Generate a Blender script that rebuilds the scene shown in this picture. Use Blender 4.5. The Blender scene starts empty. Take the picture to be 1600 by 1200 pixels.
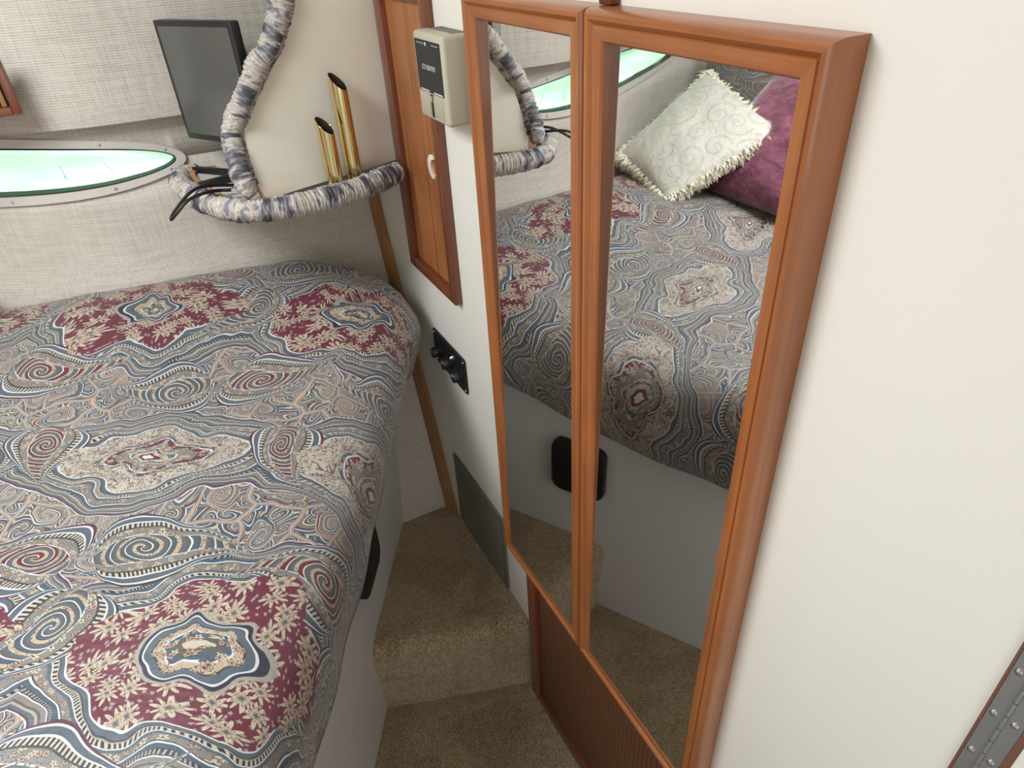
import bpy, bmesh, math, random
import numpy as np
from mathutils import Vector, Matrix, noise as mnoise

random.seed(4)
SC = bpy.context.scene
COL = SC.collection
H = 1.57            # coordinates below are relative to the eye height; the floor ends up at z = 0

# ------------------------------------------------------------------ camera
cam_d = bpy.data.cameras.new('camera')
cam_d.sensor_fit = 'HORIZONTAL'; cam_d.sensor_width = 36.0; cam_d.lens = 24.007
cam_d.clip_start = 0.02
cam = bpy.data.objects.new('camera', cam_d); COL.objects.link(cam)
_r = Vector((0.8826, -0.4673, -0.0511)); _d = Vector((-0.3013, -0.4774, -0.8255)); _f = Vector((0.3608, 0.7441, -0.5622))
_r.normalize(); _f = (_f - _r * _f.dot(_r)).normalized(); _d = _f.cross(_r)
cam.matrix_world = Matrix(((_r.x, -_d.x, -_f.x, -0.44), (_r.y, -_d.y, -_f.y, 0.0), (_r.z, -_d.z, -_f.z, H), (0, 0, 0, 1)))
SC.camera = cam

# ------------------------------------------------------------------ light
world = bpy.data.worlds.new('world'); SC.world = world; world.use_nodes = True
bg = world.node_tree.nodes['Background']
bg.inputs[0].default_value = (0.86, 0.92, 1.0, 1); bg.inputs[1].default_value = 0.7

def area(name, loc, target, sx, sy, power, col):
    l = bpy.data.lights.new(name, 'AREA'); l.shape = 'RECTANGLE'; l.size = sx; l.size_y = sy
    l.energy = power; l.color = col
    o = bpy.data.objects.new(name, l); COL.objects.link(o)
    o.location = (loc[0], loc[1], loc[2] + H)
    v = Vector(target) - Vector(loc)
    o.rotation_euler = v.to_track_quat('-Z', 'Y').to_euler()
    return o
area('hatch_daylight', (-1.10, 0.75, 0.44), (-1.10, 0.75, -1), 0.60, 0.60, 27, (0.90, 0.955, 1.0))
area('companionway_daylight', (-0.75, -1.1, -0.1), (-0.6, 1.0, -0.35), 0.9, 1.1, 6, (1.0, 0.95, 0.88))
SC.view_settings.view_transform = 'Standard'; SC.view_settings.look = 'None'
SC.view_settings.exposure = 0.03; SC.view_settings.gamma = 1.0
SC.view_settings.use_curve_mapping = False

SC.cycles.max_bounces = 8; SC.cycles.diffuse_bounces = 4; SC.cycles.glossy_bounces = 4
SC.cycles.caustics_reflective = False; SC.cycles.caustics_refractive = False

# ------------------------------------------------------------------ node helpers
def lin(r, g, b):
    f = lambda c: (c / 255 / 12.92) if c / 255 <= 0.04045 else ((c / 255 + 0.055) / 1.055) ** 2.4
    return (f(r), f(g), f(b), 1.0)

class E:
    """a node socket that does arithmetic"""
    def __init__(s, nt, sock): s.nt = nt; s.s = sock
    def _m(s, op, *a):
        n = s.nt.nodes.new('ShaderNodeMath'); n.operation = op
        for i, v in enumerate((s,) + a):
            if isinstance(v, E): s.nt.links.new(v.s, n.inputs[i])
            else: n.inputs[i].default_value = v
        return E(s.nt, n.outputs[0])
    def __add__(s, o): return s._m('ADD', o)
    def __radd__(s, o): return s._m('ADD', o)
    def __sub__(s, o): return s._m('SUBTRACT', o)
    def __rsub__(s, o): return (s * -1.0) + o
    def __mul__(s, o): return s._m('MULTIPLY', o)
    def __rmul__(s, o): return s._m('MULTIPLY', o)
    def __truediv__(s, o): return s._m('DIVIDE', o)
    def gt(s, o): return s._m('GREATER_THAN', o)
    def lt(s, o): return s._m('LESS_THAN', o)
    def fr(s): return s._m('FRACT')
    def sin(s): return s._m('SINE')
    def cos(s): return s._m('COSINE')
    def ab(s): return s._m('ABSOLUTE')
    def sq(s): return s._m('SQRT')
    def mn(s, o): return s._m('MINIMUM', o)
    def mx(s, o): return s._m('MAXIMUM', o)
    def at2(s, o): return s._m('ARCTAN2', o)
    def cl(s): return s.mx(0.0).mn(1.0)

def link(nt, v, inp):
    if isinstance(v, E): nt.links.new(v.s, inp)
    else: inp.default_value = v
def mixc(nt, f, a, b):
    n = nt.nodes.new('ShaderNodeMix'); n.data_type = 'RGBA'
    link(nt, f, n.inputs[0]); link(nt, a, n.inputs[6]); link(nt, b, n.inputs[7])
    return E(nt, n.outputs[2])
def xyz(nt, x, y, z=0.0):
    n = nt.nodes.new('ShaderNodeCombineXYZ')
    link(nt, x, n.inputs[0]); link(nt, y, n.inputs[1]); link(nt, z, n.inputs[2])
    return E(nt, n.outputs[0])
def sep(nt, v):
    n = nt.nodes.new('ShaderNodeSeparateXYZ'); nt.links.new(v.s, n.inputs[0])
    return [E(nt, o) for o in n.outputs]
def coord(nt, kind='Object'):
    n = nt.nodes.new('ShaderNodeTexCoord'); return E(nt, n.outputs[kind])
def mapping(nt, v, scale=(1, 1, 1), rot=(0, 0, 0), loc=(0, 0, 0)):
    n = nt.nodes.new('ShaderNodeMapping'); nt.links.new(v.s, n.inputs[0])
    n.inputs['Scale'].default_value = scale; n.inputs['Rotation'].default_value = rot; n.inputs['Location'].default_value = loc
    return E(nt, n.outputs[0])
def noise(nt, v, scale=5, detail=2, rough=0.5, dist=0.0, out=0):
    n = nt.nodes.new('ShaderNodeTexNoise'); nt.links.new(v.s, n.inputs['Vector'])
    n.inputs['Scale'].default_value = scale; n.inputs['Detail'].default_value = detail
    n.inputs['Roughness'].default_value = rough; n.inputs['Distortion'].default_value = dist
    return E(nt, n.outputs[out])
def voronoi(nt, v, scale, feature='F1', rnd=1.0, dim='2D'):
    n = nt.nodes.new('ShaderNodeTexVoronoi'); n.voronoi_dimensions = dim; n.feature = feature
    nt.links.new(v.s, n.inputs['Vector']); n.inputs['Scale'].default_value = scale
    n.inputs['Randomness'].default_value = rnd
    return n
def ramp(nt, f, stops, mode='LINEAR'):
    n = nt.nodes.new('ShaderNodeValToRGB'); n.color_ramp.interpolation = mode
    link(nt, f, n.inputs[0]); cr = n.color_ramp
    while len(cr.elements) > 1: cr.elements.remove(cr.elements[-1])
    cr.elements[0].position = stops[0][0]; cr.elements[0].color = stops[0][1]
    for p, c in stops[1:]:
        e = cr.elements.new(p); e.color = c
    return E(nt, n.outputs[0])
def bump(nt, h, strength=0.3, dist=0.002):
    n = nt.nodes.new('ShaderNodeBump'); n.inputs['Strength'].default_value = strength; n.inputs['Distance'].default_value = dist
    nt.links.new(h.s, n.inputs['Height']); return n.outputs[0]
def new_mat(name):
    m = bpy.data.materials.new(name); m.use_nodes = True
    nt = m.node_tree; p = nt.nodes['Principled BSDF']
    return m, nt, p
def plain(name, col, rough=0.5, metal=0.0, spec=0.5, var=0.05, vscale=30, bmp=0.0, coat=0.0):
    m, nt, p = new_mat(name)
    c = coord(nt); n = noise(nt, c, vscale, 3)
    a = tuple(x * (1 - var) for x in col[:3]) + (1,); b = tuple(min(1, x * (1 + var)) for x in col[:3]) + (1,)
    link(nt, mixc(nt, n, a, b), p.inputs['Base Color'])
    p.inputs['Roughness'].default_value = rough; p.inputs['Metallic'].default_value = metal
    p.inputs['Specular IOR Level'].default_value = spec; p.inputs['Coat Weight'].default_value = coat
    p.inputs['Coat Roughness'].default_value = 0.15
    if bmp: nt.links.new(bump(nt, noise(nt, c, vscale * 10, 2), bmp, 0.001), p.inputs['Normal'])
    return m
def wood(name, c1, c2, axis=2, rough=0.35, coat=0.35, fine=1.0):
    m, nt, p = new_mat(name)
    sc = [38 * fine] * 3; sc[axis] = 2.2
    c = mapping(nt, coord(nt), tuple(sc))
    n = noise(nt, c, 1.0, 5, 0.6, 0.6); n2 = noise(nt, mapping(nt, coord(nt), tuple(x * 5 if i != axis else x * 2 for i, x in enumerate(sc))), 1.0, 3)
    big = noise(nt, coord(nt), 7, 2)
    f = (n * 0.62 + n2 * 0.28 + big * 0.35 - 0.17).cl()
    link(nt, ramp(nt, f, [(0.28, c1), (0.72, c2)]), p.inputs['Base Color'])
    p.inputs['Roughness'].default_value = rough; p.inputs['Coat Weight'].default_value = coat; p.inputs['Coat Roughness'].default_value = 0.10
    nt.links.new(bump(nt, f, 0.12, 0.001), p.inputs['Normal'])
    return m

M = {}
M['wall'] = plain('white laminate', lin(226, 222, 212), 0.38, var=0.012, vscale=3)
M['panel'] = plain('cream laminate', lin(214, 207, 190), 0.45, var=0.015, vscale=3)
M['base'] = plain('white bed base laminate', lin(214, 213, 210), 0.42, var=0.03, vscale=6)
M['ceil'] = plain('off white headliner', lin(225, 222, 214), 0.8, var=0.02)
M['frame_v'] = wood('varnished cherry upright', lin(132, 74, 36), lin(180, 111, 60), 2)
M['frame_h'] = wood('varnished cherry rail', lin(132, 74, 36), lin(180, 111, 60), 1)
M['dark_v'] = wood('dark teak upright', lin(90, 45, 26), lin(124, 66, 39), 2)
M['dark_h'] = wood('dark teak rail', lin(90, 45, 26), lin(124, 66, 39), 1)
M['teak'] = wood('striped teak veneer', lin(112, 60, 28), lin(190, 124, 68), 2, 0.45, 0.15, 3.2)
M['reed'] = wood('reeded teak', lin(82, 50, 31), lin(112, 71, 45), 2, 0.5, 0.1)
M['strip'] = wood('teak corner strip', lin(128, 88, 50), lin(170, 124, 78), 2, 0.5, 0.1)
M['lip'] = wood('shelf lip wood', lin(170, 112, 66), lin(200, 146, 96), 0, 0.5, 0.1)
M['black'] = plain('black plastic', lin(20, 20, 21), 0.45, var=0.1)
M['bezel'] = plain('charcoal plastic', lin(28, 28, 28), 0.4, var=0.05)
M['gasket'] = plain('black rubber gasket', lin(20, 24, 22), 0.6)
M['ring'] = plain('grey window trim', lin(186, 180, 172), 0.5, var=0.03)
M['brass'] = plain('polished brass', lin(228, 208, 150), 0.14, 1.0, var=0.03)
M['brass_in'] = plain('dark brass inside', lin(52, 42, 34), 0.6, 0.4)  # darker, rougher brass colour for the bores of the tubes
M['steel'] = plain('stainless steel', lin(190, 194, 198), 0.34, 0.85, var=0.05, vscale=60)
M['chrome'] = plain('chrome', lin(215, 215, 215), 0.15, 1.0)
M['greige'] = plain('greige plastic', lin(176, 170, 150), 0.5, var=0.02)
M['label'] = plain('black label', lin(34, 33, 34), 0.5)
M['print'] = plain('white print', lin(200, 198, 190), 0.6)
M['vent'] = plain('bronze grille metal', lin(112, 108, 98), 0.5, 0.25, var=0.06)
M['ivory'] = plain('ivory plastic', lin(226, 218, 200), 0.4)
M['brown'] = plain('brown door edge', lin(112, 76, 62), 0.5, var=0.1)
M['shelftop'] = plain('grey white shelf laminate', lin(196, 194, 190), 0.4, var=0.02)

def mk_mirror():
    m, nt, p = new_mat('silvered mirror')
    c = coord(nt)
    n = noise(nt, mapping(nt, c, (1, 8, 2)), 6, 4, 0.7)
    p.inputs['Base Color'].default_value = (0.87, 0.88, 0.87, 1); p.inputs['Metallic'].default_value = 1.0
    link(nt, (n - 0.45).mx(0.0) * 0.16 + 0.006, p.inputs['Roughness'])
    return m
M['mirror'] = mk_mirror()

def mk_screen():
    m, nt, p = new_mat('matte display')
    p.inputs['Base Color'].default_value = lin(84, 83, 80); p.inputs['Roughness'].default_value = 0.13
    p.inputs['Specular IOR Level'].default_value = 0.6
    c = noise(nt, coord(nt), 900, 1); nt.links.new(bump(nt, c, 0.05, 0.0003), p.inputs['Normal'])
    return m
M['screen'] = mk_screen()

def mk_linen(name, a, b, ca, cb):
    """woven wall cloth: threads along the two object axes a and b"""
    m, nt, p = new_mat(name)
    c = coord(nt); s = sep(nt, c)
    na = noise(nt, mapping(nt, c, (260, 260, 14) if b == 2 else (14, 260, 260)), 1.0, 2)
    nb = noise(nt, mapping(nt, c, (14, 14, 300)), 1.0, 2)
    wa = (s[a] * 1500.0).sin() * 0.5 + 0.5; wb = (s[b] * 1500.0).sin() * 0.5 + 0.5
    w = (wa * 0.5 + wb * 0.5) * 0.45 + na * 0.35 + nb * 0.35
    big = noise(nt, c, 5, 2)
    col = ramp(nt, w * 0.9 + big * 0.12 - 0.05, [(0.28, ca), (0.66, cb)])
    link(nt, col, p.inputs['Base Color']); p.inputs['Roughness'].default_value = 0.9
    p.inputs['Specular IOR Level'].default_value = 0.15
    nt.links.new(bump(nt, w, 0.55, 0.0012), p.inputs['Normal'])
    return m
M['linen'] = mk_linen('woven linen wall cloth', 0, 2, lin(154, 146, 134), lin(202, 194, 182))

def mk_carpet():
    m, nt, p = new_mat('beige cut pile carpet')
    c = coord(nt)
    fine = ((noise(nt, c, 230, 3, 0.8) - 0.5) * 1.9 + 0.5).cl(); mid = noise(nt, c, 60, 3, 0.6); pat = noise(nt, c, 5.5, 1, 0.4, 1.2)
    pat = ((pat - 0.46) * 11.0).cl()
    f = fine * 0.72 + mid * 0.30 + pat * 0.07 - 0.06
    link(nt, ramp(nt, f, [(0.25, lin(112, 92, 64)), (0.5, lin(168, 146, 114)), (0.8, lin(212, 192, 160))]), p.inputs['Base Color'])
    p.inputs['Roughness'].default_value = 0.95; p.inputs['Specular IOR Level'].default_value = 0.1
    p.inputs['Sheen Weight'].default_value = 0.25
    nt.links.new(bump(nt, fine * 0.7 + mid * 0.4, 0.9, 0.004), p.inputs['Normal'])
    return m
M['carpet'] = mk_carpet()

def mk_gather():
    m, nt, p = new_mat('gathered marbled cloth')
    uv = coord(nt, 'UV'); c = coord(nt)
    a = noise(nt, mapping(nt, uv, (26, 1.4, 1)), 1.0, 3, 0.6, 0.5)
    b = noise(nt, mapping(nt, uv, (140, 3, 1)), 1.0, 3, 0.65)
    f = (a - 0.5) * 2.1 + (b - 0.5) * 0.75 + 0.47
    col = ramp(nt, f, [(0.20, lin(62, 60, 63)), (0.32, lin(94, 92, 96)), (0.42, lin(134, 131, 134)), (0.50, lin(186, 178, 166)),
                       (0.57, lin(150, 136, 128)), (0.63, lin(196, 188, 172)), (0.70, lin(160, 152, 146)), (0.80, lin(112, 112, 124))])
    link(nt, col, p.inputs['Base Color']); p.inputs['Roughness'].default_value = 0.75
    nt.links.new(bump(nt, b, 0.4, 0.002), p.inputs['Normal'])
    return m
M['gather'] = mk_gather()

def mk_green():
    m, nt, p = new_mat('daylit green acrylic pane')
    c = coord(nt)
    n = noise(nt, mapping(nt, c, (4, 4, 14)), 1.0, 4, 0.6)
    d = noise(nt, mapping(nt, c, (9, 9, 60)), 1.0, 4, 0.8)
    col = mixc(nt, ((n - 0.35) * 1.8).cl(), lin(176, 232, 188), lin(222, 250, 230))
    col = mixc(nt, ((d - 0.66) * 5.0).cl() * 0.5, col, lin(120, 170, 130))
    link(nt, col, p.inputs['Base Color']); link(nt, col, p.inputs['Emission Color'])
    p.inputs['Emission Strength'].default_value = 0.78; p.inputs['Roughness'].default_value = 0.3
    return m
M['green'] = mk_green()

# ---- the paisley print, drawn from the cloth's own coordinates (metres)
def paisley_color(nt, s, t):
    BUR, BUR2 = lin(94, 28, 46), lin(78, 30, 44)
    TAN, CRM, SLT, NVY = lin(172, 150, 124), lin(178, 167, 146), lin(74, 84, 92), lin(34, 37, 50)
    WHT, GRY, BRN, TEAL = lin(192, 192, 194), lin(116, 110, 104), lin(82, 72, 64), lin(58, 76, 87)
    DRK, LGR = lin(50, 48, 50), lin(148, 142, 133)
    p0 = xyz(nt, s, t)
    w3 = sep(nt, noise(nt, p0, 6.0, 2, 0.5, out=1)); w4 = sep(nt, noise(nt, p0, 26.0, 1, 0.5, out=1))
    s1 = s + (w3[0] - 0.5) * 0.13 + (w4[0] - 0.5) * 0.012; t1 = t + (w3[1] - 0.5) * 0.12 + (w4[1] - 0.5) * 0.012
    p1 = xyz(nt, s1, t1)
    def med(cs, ct, ps, pt, a, b, lob, k):
        qs = ((s1 - cs) / ps + 0.5).fr() * ps - ps * 0.5
        qt = ((t1 - ct) / pt + 0.5).fr() * pt - pt * 0.5
        th = qt.at2(qs)
        r = ((qs / a) * (qs / a) + (qt / b) * (qt / b)).sq() / ((th * k).cos() * lob + 1.0)
        return r, th
    rb, tb = med(0.035, -0.08, 0.41, 0.72, 0.158, 0.112, 0.10, 6.0)
    rp, tp = med(0.285, -0.455, 0.41, 0.72, 0.135, 0.075, 0.12, 4.0)
    db = (rb - 1.0) * 0.125; dp = (rp - 1.0) * 0.10
    D = db.mn(dp); isb = db.lt(dp); th = tb * isb + tp * (1.0 - isb)
    # florets a few millimetres across
    FS = 95.0
    vf = voronoi(nt, p1, FS); fd = E(nt, vf.outputs['Distance']); fc = sep(nt, E(nt, vf.outputs['Color'])); fp = sep(nt, E(nt, vf.outputs['Position']))
    fth = (t1 - fp[1]).at2(s1 - fp[0])
    petal = fd / ((fth * 5.0 + fc[0] * 6.0).cos() * 0.28 + 0.72)
    flo = ramp(nt, petal, [(0.0, NVY), (0.14, CRM), (0.44, BRN), (0.54, TAN)], 'CONSTANT')
    flo2 = ramp(nt, petal, [(0.0, BUR), (0.18, TAN), (0.38, DRK), (0.46, TEAL)], 'CONSTANT')
    flo3 = mixc(nt, fc[1].gt(0.5), flo, flo2)
    leaf = petal.lt(0.52)
    # scrolls: every cell is a spiral with its own hand and turn
    def scroll(scale, k):
        v = voronoi(nt, p1, scale, rnd=0.9); vc = sep(nt, E(nt, v.outputs['Color'])); vp = sep(nt, E(nt, v.outputs['Position']))
        ra = E(nt, v.outputs['Distance']); hand = vc[0].gt(0.5) * 2.0 - 1.0
        lth = (t1 - vp[1]).at2(s1 - vp[0])
        return (ra.sq() * k + lth * 0.15915 * hand + vc[1]).fr(), ra, vc, lth
    ph, ra, vc, an = scroll(14.0, 3.4)
    bandA = ramp(nt, ph, [(0.0, WHT), (0.05, SLT), (0.17, NVY), (0.20, CRM), (0.25, DRK), (0.28, GRY), (0.52, DRK), (0.55, LGR), (0.62, TEAL), (0.80, WHT), (0.84, BUR2), (0.93, TAN)], 'CONSTANT')
    bandB = ramp(nt, ph, [(0.0, WHT), (0.04, BUR), (0.13, TAN), (0.22, BRN), (0.26, LGR), (0.50, DRK), (0.54, SLT), (0.72, WHT), (0.76, NVY), (0.82, GRY), (0.95, BRN)], 'CONSTANT')
    field = mixc(nt, vc[2].gt(0.6), bandA, bandB)
    dash = (an * ra * 26.0).fr().gt(0.5)
    field = mixc(nt, ph.gt(0.62) * ph.lt(0.80) * dash * vc[1].gt(0.4), field, CRM)
    field = mixc(nt, ph.gt(0.28) * ph.lt(0.52) * leaf, field, flo3)
    ph2, ra2, vc2, an2 = scroll(34.0, 2.4)
    fine = ramp(nt, ph2, [(0.0, WHT), (0.08, TEAL), (0.28, DRK), (0.33, CRM), (0.50, BRN), (0.58, GRY), (0.78, BUR2), (0.88, SLT)], 'CONSTANT')
    field = mixc(nt, ra.gt(0.40), field, fine)
    ve = voronoi(nt, p1, 14.0, 'DISTANCE_TO_EDGE', 0.9); ed = E(nt, ve.outputs['Distance'])
    vine = ramp(nt, ed, [(0.0, TAN), (0.022, BUR2), (0.032, WHT), (0.042, SLT)], 'CONSTANT')
    field = mixc(nt, ed.lt(0.06), field, vine)
    # long beaded ribbons that run around the medallions
    b = D / 0.066
    rib = ramp(nt, b, [(0.0, WHT), (0.035, SLT), (0.11, DRK), (0.135, LGR), (0.155, NVY), (0.24, WHT), (0.265, SLT), (0.33, GRY), (0.48, DRK), (0.50, WHT),
                       (0.53, TEAL), (0.60, NVY), (0.68, WHT), (0.70, GRY), (0.78, BRN), (0.82, LGR), (0.86, SLT), (0.93, BUR2), (0.97, WHT)], 'CONSTANT')
    bead = (th * 25.0).fr(); bead2 = (th * 37.0).fr()
    rib = mixc(nt, bead.gt(0.5) * b.gt(0.155) * b.lt(0.24), rib, CRM)
    rib = mixc(nt, bead2.gt(0.55) * b.gt(0.61) * b.lt(0.67), rib, LGR)
    rib = mixc(nt, b.gt(0.33) * b.lt(0.48) * leaf, rib, flo3)
    field = mixc(nt, b.lt(1.0), field, rib)
    # curled tear-drop motifs
    def boteh(base, cs, ct, ang, L, W, bend, hot):
        ps, pt = 0.41, 0.72
        qs = ((s + (s1 - s) * 0.45 - cs) / ps + 0.5).fr() * ps - ps * 0.5
        qt = ((t + (t1 - t) * 0.45 - ct) / pt + 0.5).fr() * pt - pt * 0.5
        ca, sa = math.cos(ang), math.sin(ang)
        x = (qs * ca + qt * sa) / L + 0.5; y = (qt * ca - qs * sa) / L
        xc = x.mx(0.001).mn(0.999); om = 1.0 - xc
        y2 = y - om * om * om * bend
        w = (xc * xc * xc * om).sq() * (W * 3.1)
        m = y2.ab() / w.mx(0.0001); m = m + (x.lt(0.0) + x.gt(1.0)) * 9.0
        band = ramp(nt, m, [(0.0, GRY), (0.34, WHT), (0.37, GRY), (0.58, DRK), (0.61, NVY), (0.74, WHT), (0.78, SLT), (0.90, WHT), (0.94, BUR2 if hot else DRK)], 'CONSTANT')
        hx = x - 0.66; r2 = (hx * hx + y2 * y2 * 1.6).sq()
        sp = (r2 * 9.0 + y2.at2(hx) * 0.15915).fr()
        curl = ramp(nt, sp, [(0.0, WHT), (0.08, BUR if hot else TEAL), (0.32, DRK), (0.37, TAN), (0.62, SLT), (0.84, BRN)], 'CONSTANT')
        curl = mixc(nt, leaf * sp.gt(0.37) * sp.lt(0.62), curl, flo3)
        band = mixc(nt, m.lt(0.34), band, curl)
        bd = (x * (L * 170.0)).fr().gt(0.5)
        band = mixc(nt, bd * m.gt(0.62) * m.lt(0.74), band, CRM)
        band = mixc(nt, m.gt(0.34) * m.lt(0.58) * leaf, band, flo3)
        return mixc(nt, m.lt(1.0), base, band)
    for a in ((0.13, -0.27, 0.35, 0.21, 0.36, 0.55, 1), (0.33, -0.30, 2.5, 0.17, 0.40, -0.6, 0), (0.16, -0.62, -0.5, 0.20, 0.36, -0.5, 0), (0.36, -0.65, 3.6, 0.18, 0.40, 0.6, 1), (0.07, -0.455, 1.6, 0.15, 0.44, 0.5, 1), (0.24, -0.085, 1.7, 0.17, 0.40, -0.6, 0)):
        field = boteh(field, *a)
    # burgundy medallion with pale leaf sprays
    LS = 31.0
    vl = voronoi(nt, p1, LS, rnd=1.0); ldd = E(nt, vl.outputs['Distance']); lp = sep(nt, E(nt, vl.outputs['Position'])); lc = sep(nt, E(nt, vl.outputs['Color']))
    lth = (t1 - lp[1]).at2(s1 - lp[0])
    star = ldd / ((lth * 9.0 + lc[0] * 6.0).cos() * 0.30 + (lth * 4.0).cos() * 0.10 + 0.62)
    spray = ramp(nt, star, [(0.0, TEAL), (0.10, DRK), (0.14, TAN), (0.26, BRN), (0.30, CRM), (0.57, BUR)], 'CONSTANT')
    spray = mixc(nt, petal.lt(0.26) * star.gt(0.60), spray, LGR)
    core = ramp(nt, rb, [(0.0, CRM), (0.06, BRN), (0.12, TEAL), (0.18, WHT), (0.20, TAN), (0.27, DRK), (0.29, SLT), (0.36, WHT), (0.38, NVY), (0.42, LGR), (0.46, BUR)], 'CONSTANT')
    inner = mixc(nt, rb.lt(0.46), spray, mixc(nt, leaf * rb.gt(0.05) * rb.lt(0.29), core, flo3))
    # pale medallion
    vin = noise(nt, p1, 110, 1, 0.5, 1.5)
    pale = mixc(nt, ((vin - 0.5).ab()).lt(0.05), lin(174, 164, 150), lin(96, 82, 76))
    pcore = ramp(nt, rp, [(0.0, WHT), (0.08, BUR), (0.14, CRM), (0.22, SLT), (0.28, WHT), (0.30, GRY), (0.44, DRK), (0.46, BUR), (0.53, WHT), (0.56, TEAL), (0.62, LGR)], 'CONSTANT')
    pale = mixc(nt, rp.lt(0.65), pale, mixc(nt, leaf * rp.gt(0.14), pcore, flo3))
    ins = mixc(nt, isb, pale, inner)
    col = mixc(nt, D.lt(0.0), field, ins)
    mot = noise(nt, p0, 260, 3, 0.7)
    return mixc(nt, ((mot - 0.35) * 1.2).cl() * 0.44, col, lin(66, 63, 66))

def mk_paisley(name, scale=1.0, uvoff=(0.0, 0.0)):
    m, nt, p = new_mat(name)
    u = sep(nt, coord(nt, 'UV'))
    s = u[0] * scale + uvoff[0]; t = u[1] * scale + uvoff[1]
    link(nt, paisley_color(nt, s, t), p.inputs['Base Color'])
    p.inputs['Roughness'].default_value = 0.52; p.inputs['Specular IOR Level'].default_value = 0.5
    p.inputs['Sheen Weight'].default_value = 0.14; p.inputs['Sheen Roughness'].default_value = 0.5
    q = xyz(nt, s, t)
    nt.links.new(bump(nt, noise(nt, q, 38, 3, 0.6), 0.35, 0.006), p.inputs['Normal'])
    return m
M['paisley'] = mk_paisley('paisley print cotton')
M['paisley2'] = mk_paisley('paisley print pillow cotton', 1.0, (0.3, 0.2))

def mk_brocade(name, c1, c2, scale, bstr):
    m, nt, p = new_mat(name)
    uv = coord(nt, 'UV'); u = sep(nt, uv)
    v = voronoi(nt, uv, scale, rnd=0.8); vp = sep(nt, E(nt, v.outputs['Position'])); vc = sep(nt, E(nt, v.outputs['Color']))
    an = (u[1] - vp[1]).at2(u[0] - vp[0])
    ph = (E(nt, v.outputs['Distance']).sq() * 3.4 + an * 0.15915 * (vc[0].gt(0.5) * 2.0 - 1.0) + vc[1]).fr()
    ln = ph.lt(0.16)
    n = noise(nt, uv, scale * 3, 3, 0.6)
    f = (ln * 0.55 + n * 0.5).cl()
    link(nt, mixc(nt, f, c1, c2), p.inputs['Base Color'])
    p.inputs['Roughness'].default_value = 0.7; p.inputs['Sheen Weight'].default_value = 0.5; p.inputs['Sheen Roughness'].default_value = 0.3
    nt.links.new(bump(nt, n + ln * 0.4, bstr, 0.006), p.inputs['Normal'])
    return m
M['cream'] = mk_brocade('cream scroll brocade', lin(206, 203, 196), lin(186, 174, 150), 11, 0.8)
M['fringe'] = plain('cream fringe yarn', lin(226, 218, 196), 0.9, var=0.1, vscale=80)
def mk_velvet():
    m, nt, p = new_mat('burgundy crushed velvet')
    uv = coord(nt, 'UV')
    a = noise(nt, uv, 34, 4, 0.7, 1.2); b = noise(nt, mapping(nt, uv, (9, 26, 1)), 1.0, 3, 0.6, 0.8)
    f = ((a * 0.6 + b * 0.55 - 0.42) * 2.6).cl()
    link(nt, mixc(nt, f, lin(92, 38, 58), lin(164, 98, 120)), p.inputs['Base Color'])
    p.inputs['Roughness'].default_value = 0.6; p.inputs['Sheen Weight'].default_value = 0.8; p.inputs['Sheen Roughness'].default_value = 0.3
    nt.links.new(bump(nt, a + b, 0.6, 0.008), p.inputs['Normal'])
    return m
M['burgundy'] = mk_velvet()

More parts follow.
